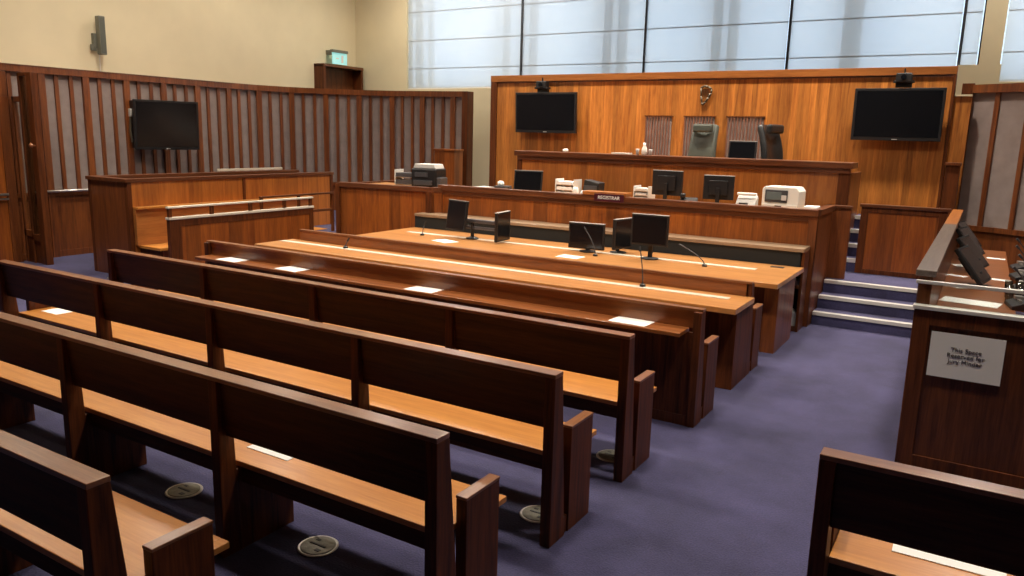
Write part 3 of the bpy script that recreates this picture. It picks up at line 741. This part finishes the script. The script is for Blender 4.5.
# ------------------------------------------------------------------ glazed partition at the far left
gp = root('glazed_partition', 'glazed dark wooden partition with round knob at the left edge of the room', 'partition', (-12.0, 6.17, 0))
MB().box(-.13, 0, 0, .10, 0, 2.84).build('door_post', 'railz', gp, .004)
MB().box(-.35, -.13, .02, .05, .45, 2.80).build('side_light', 'darkglass', gp, 0)
MB().box(-.37, -.33, 0, .08, 0, 2.84).box(-.37, -.13, 0, .08, 2.79, 2.84).box(-.37, -.13, 0, .08, .35, .45).build('side_frame', 'railz', gp, .003)
MB().box(-.60, -.37, .01, .07, 2.42, 2.50).box(-.60, -.37, .01, .07, .40, .50).box(-.60, -.55, .01, .07, 0, 2.5).build('leaf_frame', 'panely', gp, .003)
MB().box(-.56, -.13, .02, .05, 0, .42).build('lower_panel', 'railz', gp, .003)
MB().box(-.55, -.37, .03, .036, .50, 2.42).build('glass', 'glass', gp, 0)
MB().lathe([(.012, 0), (.012, .03), (.03, .045), (.035, .06), (.025, .08)], n=20).build('knob', plain('knob_wood', (.3, .12, .05), .3), gp, 0, True, loc=(-.03, 0, 1.79), rot=(R(90), 0, 0))

# ------------------------------------------------------------------ dock
dk = root('dock_enclosure', 'tall veneered dock enclosure with inner bench beside the slatted left wall', 'dock', (-10.1, 6.35, 0))
MB().box(-.9, -.05, 0, .05, 0, 1.34).build('near_panel', 'panely', dk, .003)
for x in (-.07, -.95): MB().box(x, x+.07, -.005, .06, 0, 1.34).build('corner_post', 'railz', dk, .003)
MB().box(-.96, .02, -.03, .08, 1.34, 1.39).box(-.10, .02, .08, 3.97, 1.34, 1.39).box(-.96, -.86, .08, 3.97, 1.34, 1.39).build('top_rail', 'raily', dk, .004)
MB().box(-.05, 0, .06, 3.95, 0, 1.34).build('long_panel', 'benchfront', dk, .003)
MB().box(-.92, -.88, .06, 3.95, 0, 1.34).box(-.9, 0, 3.9, 3.95, 0, 1.34).build('rear_panel', 'panely', dk, .003)
MB().box(0, .012, 1.95, 2.0, 1.0, 1.34).box(0, .012, 3.88, 3.95, 0, 1.34).build('panel_post', 'railz', dk, .002)
MB().box(.0, .06, .06, 3.3, .46, .98).build('bench_back', 'plank', dk, .003)
MB().box(-.0, .12, .06, 3.3, .97, 1.0).build('bench_cap', 'seat', dk, .003)
MB().box(.0, .50, .10, 3.3, .42, .46).build('bench_seat', 'seat', dk, .004)
MB().box(.02, .46, .12, .17, 0, .42).box(.02, .46, 3.2, 3.25, 0, .42).build('bench_support', 'pewend', dk, .003)
df = root('dock_barrier', 'low veneered dock front with raised rail in painted pale sheen on short dark posts', 'dock', (-8.6, 5.93, 0))
MB().box(-.05, 0, .16, 2.42, 0, .96).build('panel', 'frontwood', df, .002)
MB().box(-.06, .008, 0, .16, 0, .97).box(-.06, .008, 2.34, 2.42, 0, .97).box(-.055, .005, .16, 2.42, .88, .97).build('frame', 'railz', df, .003)
MB().box(-.07, .015, -.01, 2.43, .97, 1.0).build('top_rail', 'strip', df, .004)
for y in (.0, .62, 1.25, 1.86, 2.37): MB().box(-.045, -.005, y, y+.045, 1.0, 1.11).build('rail_post', 'railz', df, .002)
MB().box(-.055, .005, -.01, 2.43, 1.11, 1.135).build('upper_rail', 'strip', df, .005)  # brown rail given a pale tone for light reflected off its top
MB().box(-.93, -.90, 2.2, 3.6, 1.40, 1.44).build('silver_edge', 'strip', dk, .003)
# second rail row further into the dock
d2 = root('dock_divider', 'short inner rail of the dock behind its front rail', 'rail', (-9.35, 8.0, 0))
for y in (0, .75, 1.5): MB().box(-.02, .02, y, y+.04, 0, 1.08).build('post', 'railz', d2, .002)
MB().box(-.03, .03, 0, 1.54, 1.08, 1.11).box(-.015, .015, 0, 1.54, .80, .84).build('rail', 'raily', d2, .003)
# end boxes beside the panelling ends
tag(MB().box(-.25, .25, 0, .3, 0, 1.33).box(-.27, .27, -.02, .3, 1.33, 1.37).build('wooden_cabinet', 'frontwood', None, .004, loc=(-9.40, 12.75, .45)), 'tall wooden cabinet standing before the right end of the curved panelling', 'cabinet')
tag(MB().box(-.09, .08, 0, .25, 0, 1.42).box(-.10, .09, -.02, .25, 1.42, 1.46).build('narrow_cabinet', 'railz', None, .004, loc=(-.38, 11.9, .45)), 'narrow dark cabinet in the corner right of the veneered wall', 'cabinet')

# ------------------------------------------------------------------ jury box
jx = root('jury_box', 'dark wooden jury box with glass screen along its top and notice on its end', 'jury box', (-.29, 5.55, 0))
MB().box(.10, 2.3, .01, .05, .06, 1.02).build('end_infill', 'jury', jx, .002)
MB().box(0, .10, 0, .07, 0, 1.07).box(.10, 2.3, 0, .06, .97, 1.07).box(.10, 2.3, 0, .06, 0, .08).box(1.15, 1.23, 0, .06, .08, .97).build('end_frame', 'railz', jx, .003)
MB().box(-.01, 2.3, -.012, .07, 1.07, 1.095).build('lower_strip', 'nosing', jx, .003)
MB().box(.0, 2.3, .02, .032, 1.095, 1.235).build('glass_screen', 'glass', jx, 0)
MB().box(-.01, 2.3, .010, .042, 1.235, 1.257).build('glass_edge', 'nosing', jx, .003)
MB().box(0, .08, .07, 6.0, 0, 1.28).build('side_wall', 'jury', jx, .003)
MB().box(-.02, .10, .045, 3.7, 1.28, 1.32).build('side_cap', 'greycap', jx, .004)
MB().box(-.02, .10, 3.7, 6.0, 1.28, 1.32).build('side_cap', 'orangecap', jx, .004)
MB().box(.08, .62, .3, 5.7, .82, .86).build('desktop', 'ledge', jx, .004)
MB().box(.58, .62, .3, 5.7, .1, .82).build('modesty_panel', 'jury', jx, .003)
# back rail with second row
MB().box(1.25, 1.75, .3, 5.7, 1.0, 1.04).box(1.7, 1.75, .3, 5.7, 0, 1.0).build('rear_desktop', 'ledge', jx, .004)
no = root('paper_notice', 'cream paper notice taped to the end of the jury box', 'notice', (.032, 5.547, .79), 0)
MB().box(-.205, .205, -.002, 0, -.148, .148).build('sheet', 'white', no, 0)
text('This Space\nReserved for\nJury Minder', .040, no, (0, -.0035, .005), (R(90), 0, 0), 'ink', space=.95)
# monitors of the jury desk (side on, leaning back)
def jmon(label, y, x=.12, tilt=38, rz=-82, w=.42, h=.38):
    t = root('jury_monitor', label, 'monitor', (x, y, .861), R(90), 'jury box monitors')
    T = Matrix.Rotation(R(rz + 72), 4, 'Z') @ Matrix.Translation(Vector((0, 0, .04))) @ Matrix.Rotation(R(-tilt), 4, 'X')
    MB().box(-w/2, w/2, -.02, .02, 0, h, T).box(-w*.3, w*.3, .02, .05, h*.2, h*.8, T).build('housing', 'black', t, .006)
    MB().box(-w/2+.02, w/2-.02, -.022, -.02, .02, h-.02, T).build('screen', 'screen', t, 0)
    MB().box(-.08, .08, -.02, .14, 0, .012).box(-.02, .02, .04, .07, .0, .14).build('stand', 'black', t, .003)
jmon('nearest black monitor leaning back on the jury desk', 8.15)
jmon('second black monitor leaning back on the jury desk', 9.15, .10)
jmon('third black monitor leaning back on the jury desk', 10.2, .06)
jmon('farthest black monitor leaning back on the jury desk', 11.0, .02)
paper(.02, 7.25, .86, 80, 'white paper on the jury desk seen through the glass screen', .24, .42)
for i, (x, y, rz, l) in enumerate(((-.10, 8.0, 30, 'white slip beside the nearest jury monitor'), (-.12, 8.7, 60, 'white slip between the two nearest jury monitors'), (.24, 8.7, 80, 'white paper right of the second jury monitor'), (.22, 10.4, 85, 'white paper far along the jury desk'), (-.13, 9.5, 20, 'small white slip far along the jury desk by the wall cap'))):
    paper(x, y, .86, rz, l, .10, .18, 'slips on the jury desk')
# tumblers / carafes
for i in range(6):
    x = .29 + (i % 2) * .08 ; y = 7.50 + (i // 2) * .22
    o = MB().lathe([(.025, 0), (.033, .11), (.030, .11), (.023, .008)], n=18).build('drinking_glass', 'darkglass', None, 0, True, loc=(x, y, .861))
    tag(o, 'shiny tumbler in the cluster at the right picture edge on the jury desk', 'glass', 'tumblers on the jury desk')
for i, (x, y) in enumerate(((.36, 7.25), (.42, 8.15), (.42, 8.9), (.44, 9.6))):
    t = root('microphone_console', ('nearest', 'second', 'third', 'farthest')[i] + ' black microphone console on the jury desk', 'console', (x, y, .861), R(-80), 'consoles on the jury desk')
    MB().prism([(-.08, 0), (.08, 0), (.08, .09), (-.08, .03)], 'X', -.14, .14).build('body', 'black', t, .005)
    MB().box(-.10, -.04, -.03, .03, .06, .085).box(.03, .05, -.03, -.01, .06, .075).box(.08, .10, -.03, -.01, .06, .075).build('button', 'silver', t, .003)
    MB().tube([(0, .05, .07), (.01, .02, .2), (.03, -.06, .30)], .006).cyl((.03, -.06, .30), (.035, -.09, .33), .012).build('neck', 'darkgrey', t, 0)
# ------------------------------------------------------------------ ceiling lamps (unseen fittings, some added as wall fill)
def lamp(x, y, power, size=.5, spread=120, col=(1, .89, .76), tx=0, ty=0):
    f = root('unseen_ceiling_light', 'unseen square ceiling light fitting', 'light', (x, y, ZC), 0, 'recessed ceiling lights')
    s = size/2
    MB().box(-s-.05, s+.05, -s-.05, -s, -.05, 0).box(-s-.05, s+.05, s, s+.05, -.05, 0).box(-s-.05, -s, -s, s, -.05, 0).box(s, s+.05, -s, s, -.05, 0).build('trim_ring', 'white', f, .004)
    MB().box(-s, s, -s, s, -.015, 0).build('diffuser', 'lamp', f, 0)
    l = bpy.data.lights.new('lamp', 'AREA'); l.shape = 'SQUARE'; l.size = size; l.energy = power; l.color = col; l.spread = R(spread)
    o = bpy.data.objects.new('lamp', l); C.objects.link(o); o.parent = f; o.location = (0, 0, -.03); o.rotation_euler = (R(tx), R(ty), 0)
for x in (-10.2, -7.6, -5.0, -2.4, .2):
    for y in (4.6, 7.6):
        lamp(x, y, 75 if y > 6 else 70)
for x in (-7.3, -5.8, -4.2, -2.6, -1.1):
    lamp(x, 11.1, 72, .3, 90)
for y in (5.0, 7.5, 10.0): lamp(-11.4, y, 50, .5, 175)  # added fill lamps that brighten the cream left wall
for x in (-10.8, -8.6, .4): lamp(x, 12.6, 75, .4, 170)  # added fill lamps that brighten the upper back wall and corners

# ------------------------------------------------------------------ world: daylight behind the blinds
w = bpy.data.worlds.new('sky'); bpy.context.scene.world = w; w.use_nodes = True
nt = w.node_tree; bg = nt.nodes['Background']
tc = nt.nodes.new('ShaderNodeTexCoord'); nz = nt.nodes.new('ShaderNodeTexNoise'); nz.inputs['Scale'].default_value = 2.2; nz.inputs['Detail'].default_value = 3
rp = nt.nodes.new('ShaderNodeValToRGB'); rp.color_ramp.elements[0].color = (.58, .72, .95, 1); rp.color_ramp.elements[1].color = (.90, .95, 1, 1)
rp.color_ramp.elements[0].position = .35; rp.color_ramp.elements[1].position = .65
nt.links.new(tc.outputs['Generated'], nz.inputs['Vector']); nt.links.new(nz.outputs['Fac'], rp.inputs[0]); nt.links.new(rp.outputs[0], bg.inputs['Color'])
bg.inputs['Strength'].default_value = 2.3

# ------------------------------------------------------------------ camera
cd = bpy.data.cameras.new('camera'); cam_ = bpy.data.objects.new('camera', cd); C.objects.link(cam_)
f, yaw, pit, roll = 767.93, -.544127, .194547, .026134
fwd = Vector((math.sin(yaw)*math.cos(pit), math.cos(yaw)*math.cos(pit), -math.sin(pit)))
r = Vector((math.cos(yaw), -math.sin(yaw), 0)); u = r.cross(fwd)
r2 = r*math.cos(roll) + u*math.sin(roll); u2 = -r*math.sin(roll) + u*math.cos(roll)
Mx = Matrix((r2, u2, -fwd)).transposed().to_4x4(); Mx.translation = Vector((0, 0, 2.1))
cam_.matrix_world = Mx
cd.sensor_width = 36; cd.lens = f / 1024 * 36; cd.clip_start = .05
S = bpy.context.scene; S.camera = cam_
S.view_settings.view_transform = 'Standard'; S.view_settings.look = 'None'; S.view_settings.gamma = 1
S.view_settings.use_curve_mapping = False; S.view_settings.exposure = 0.0
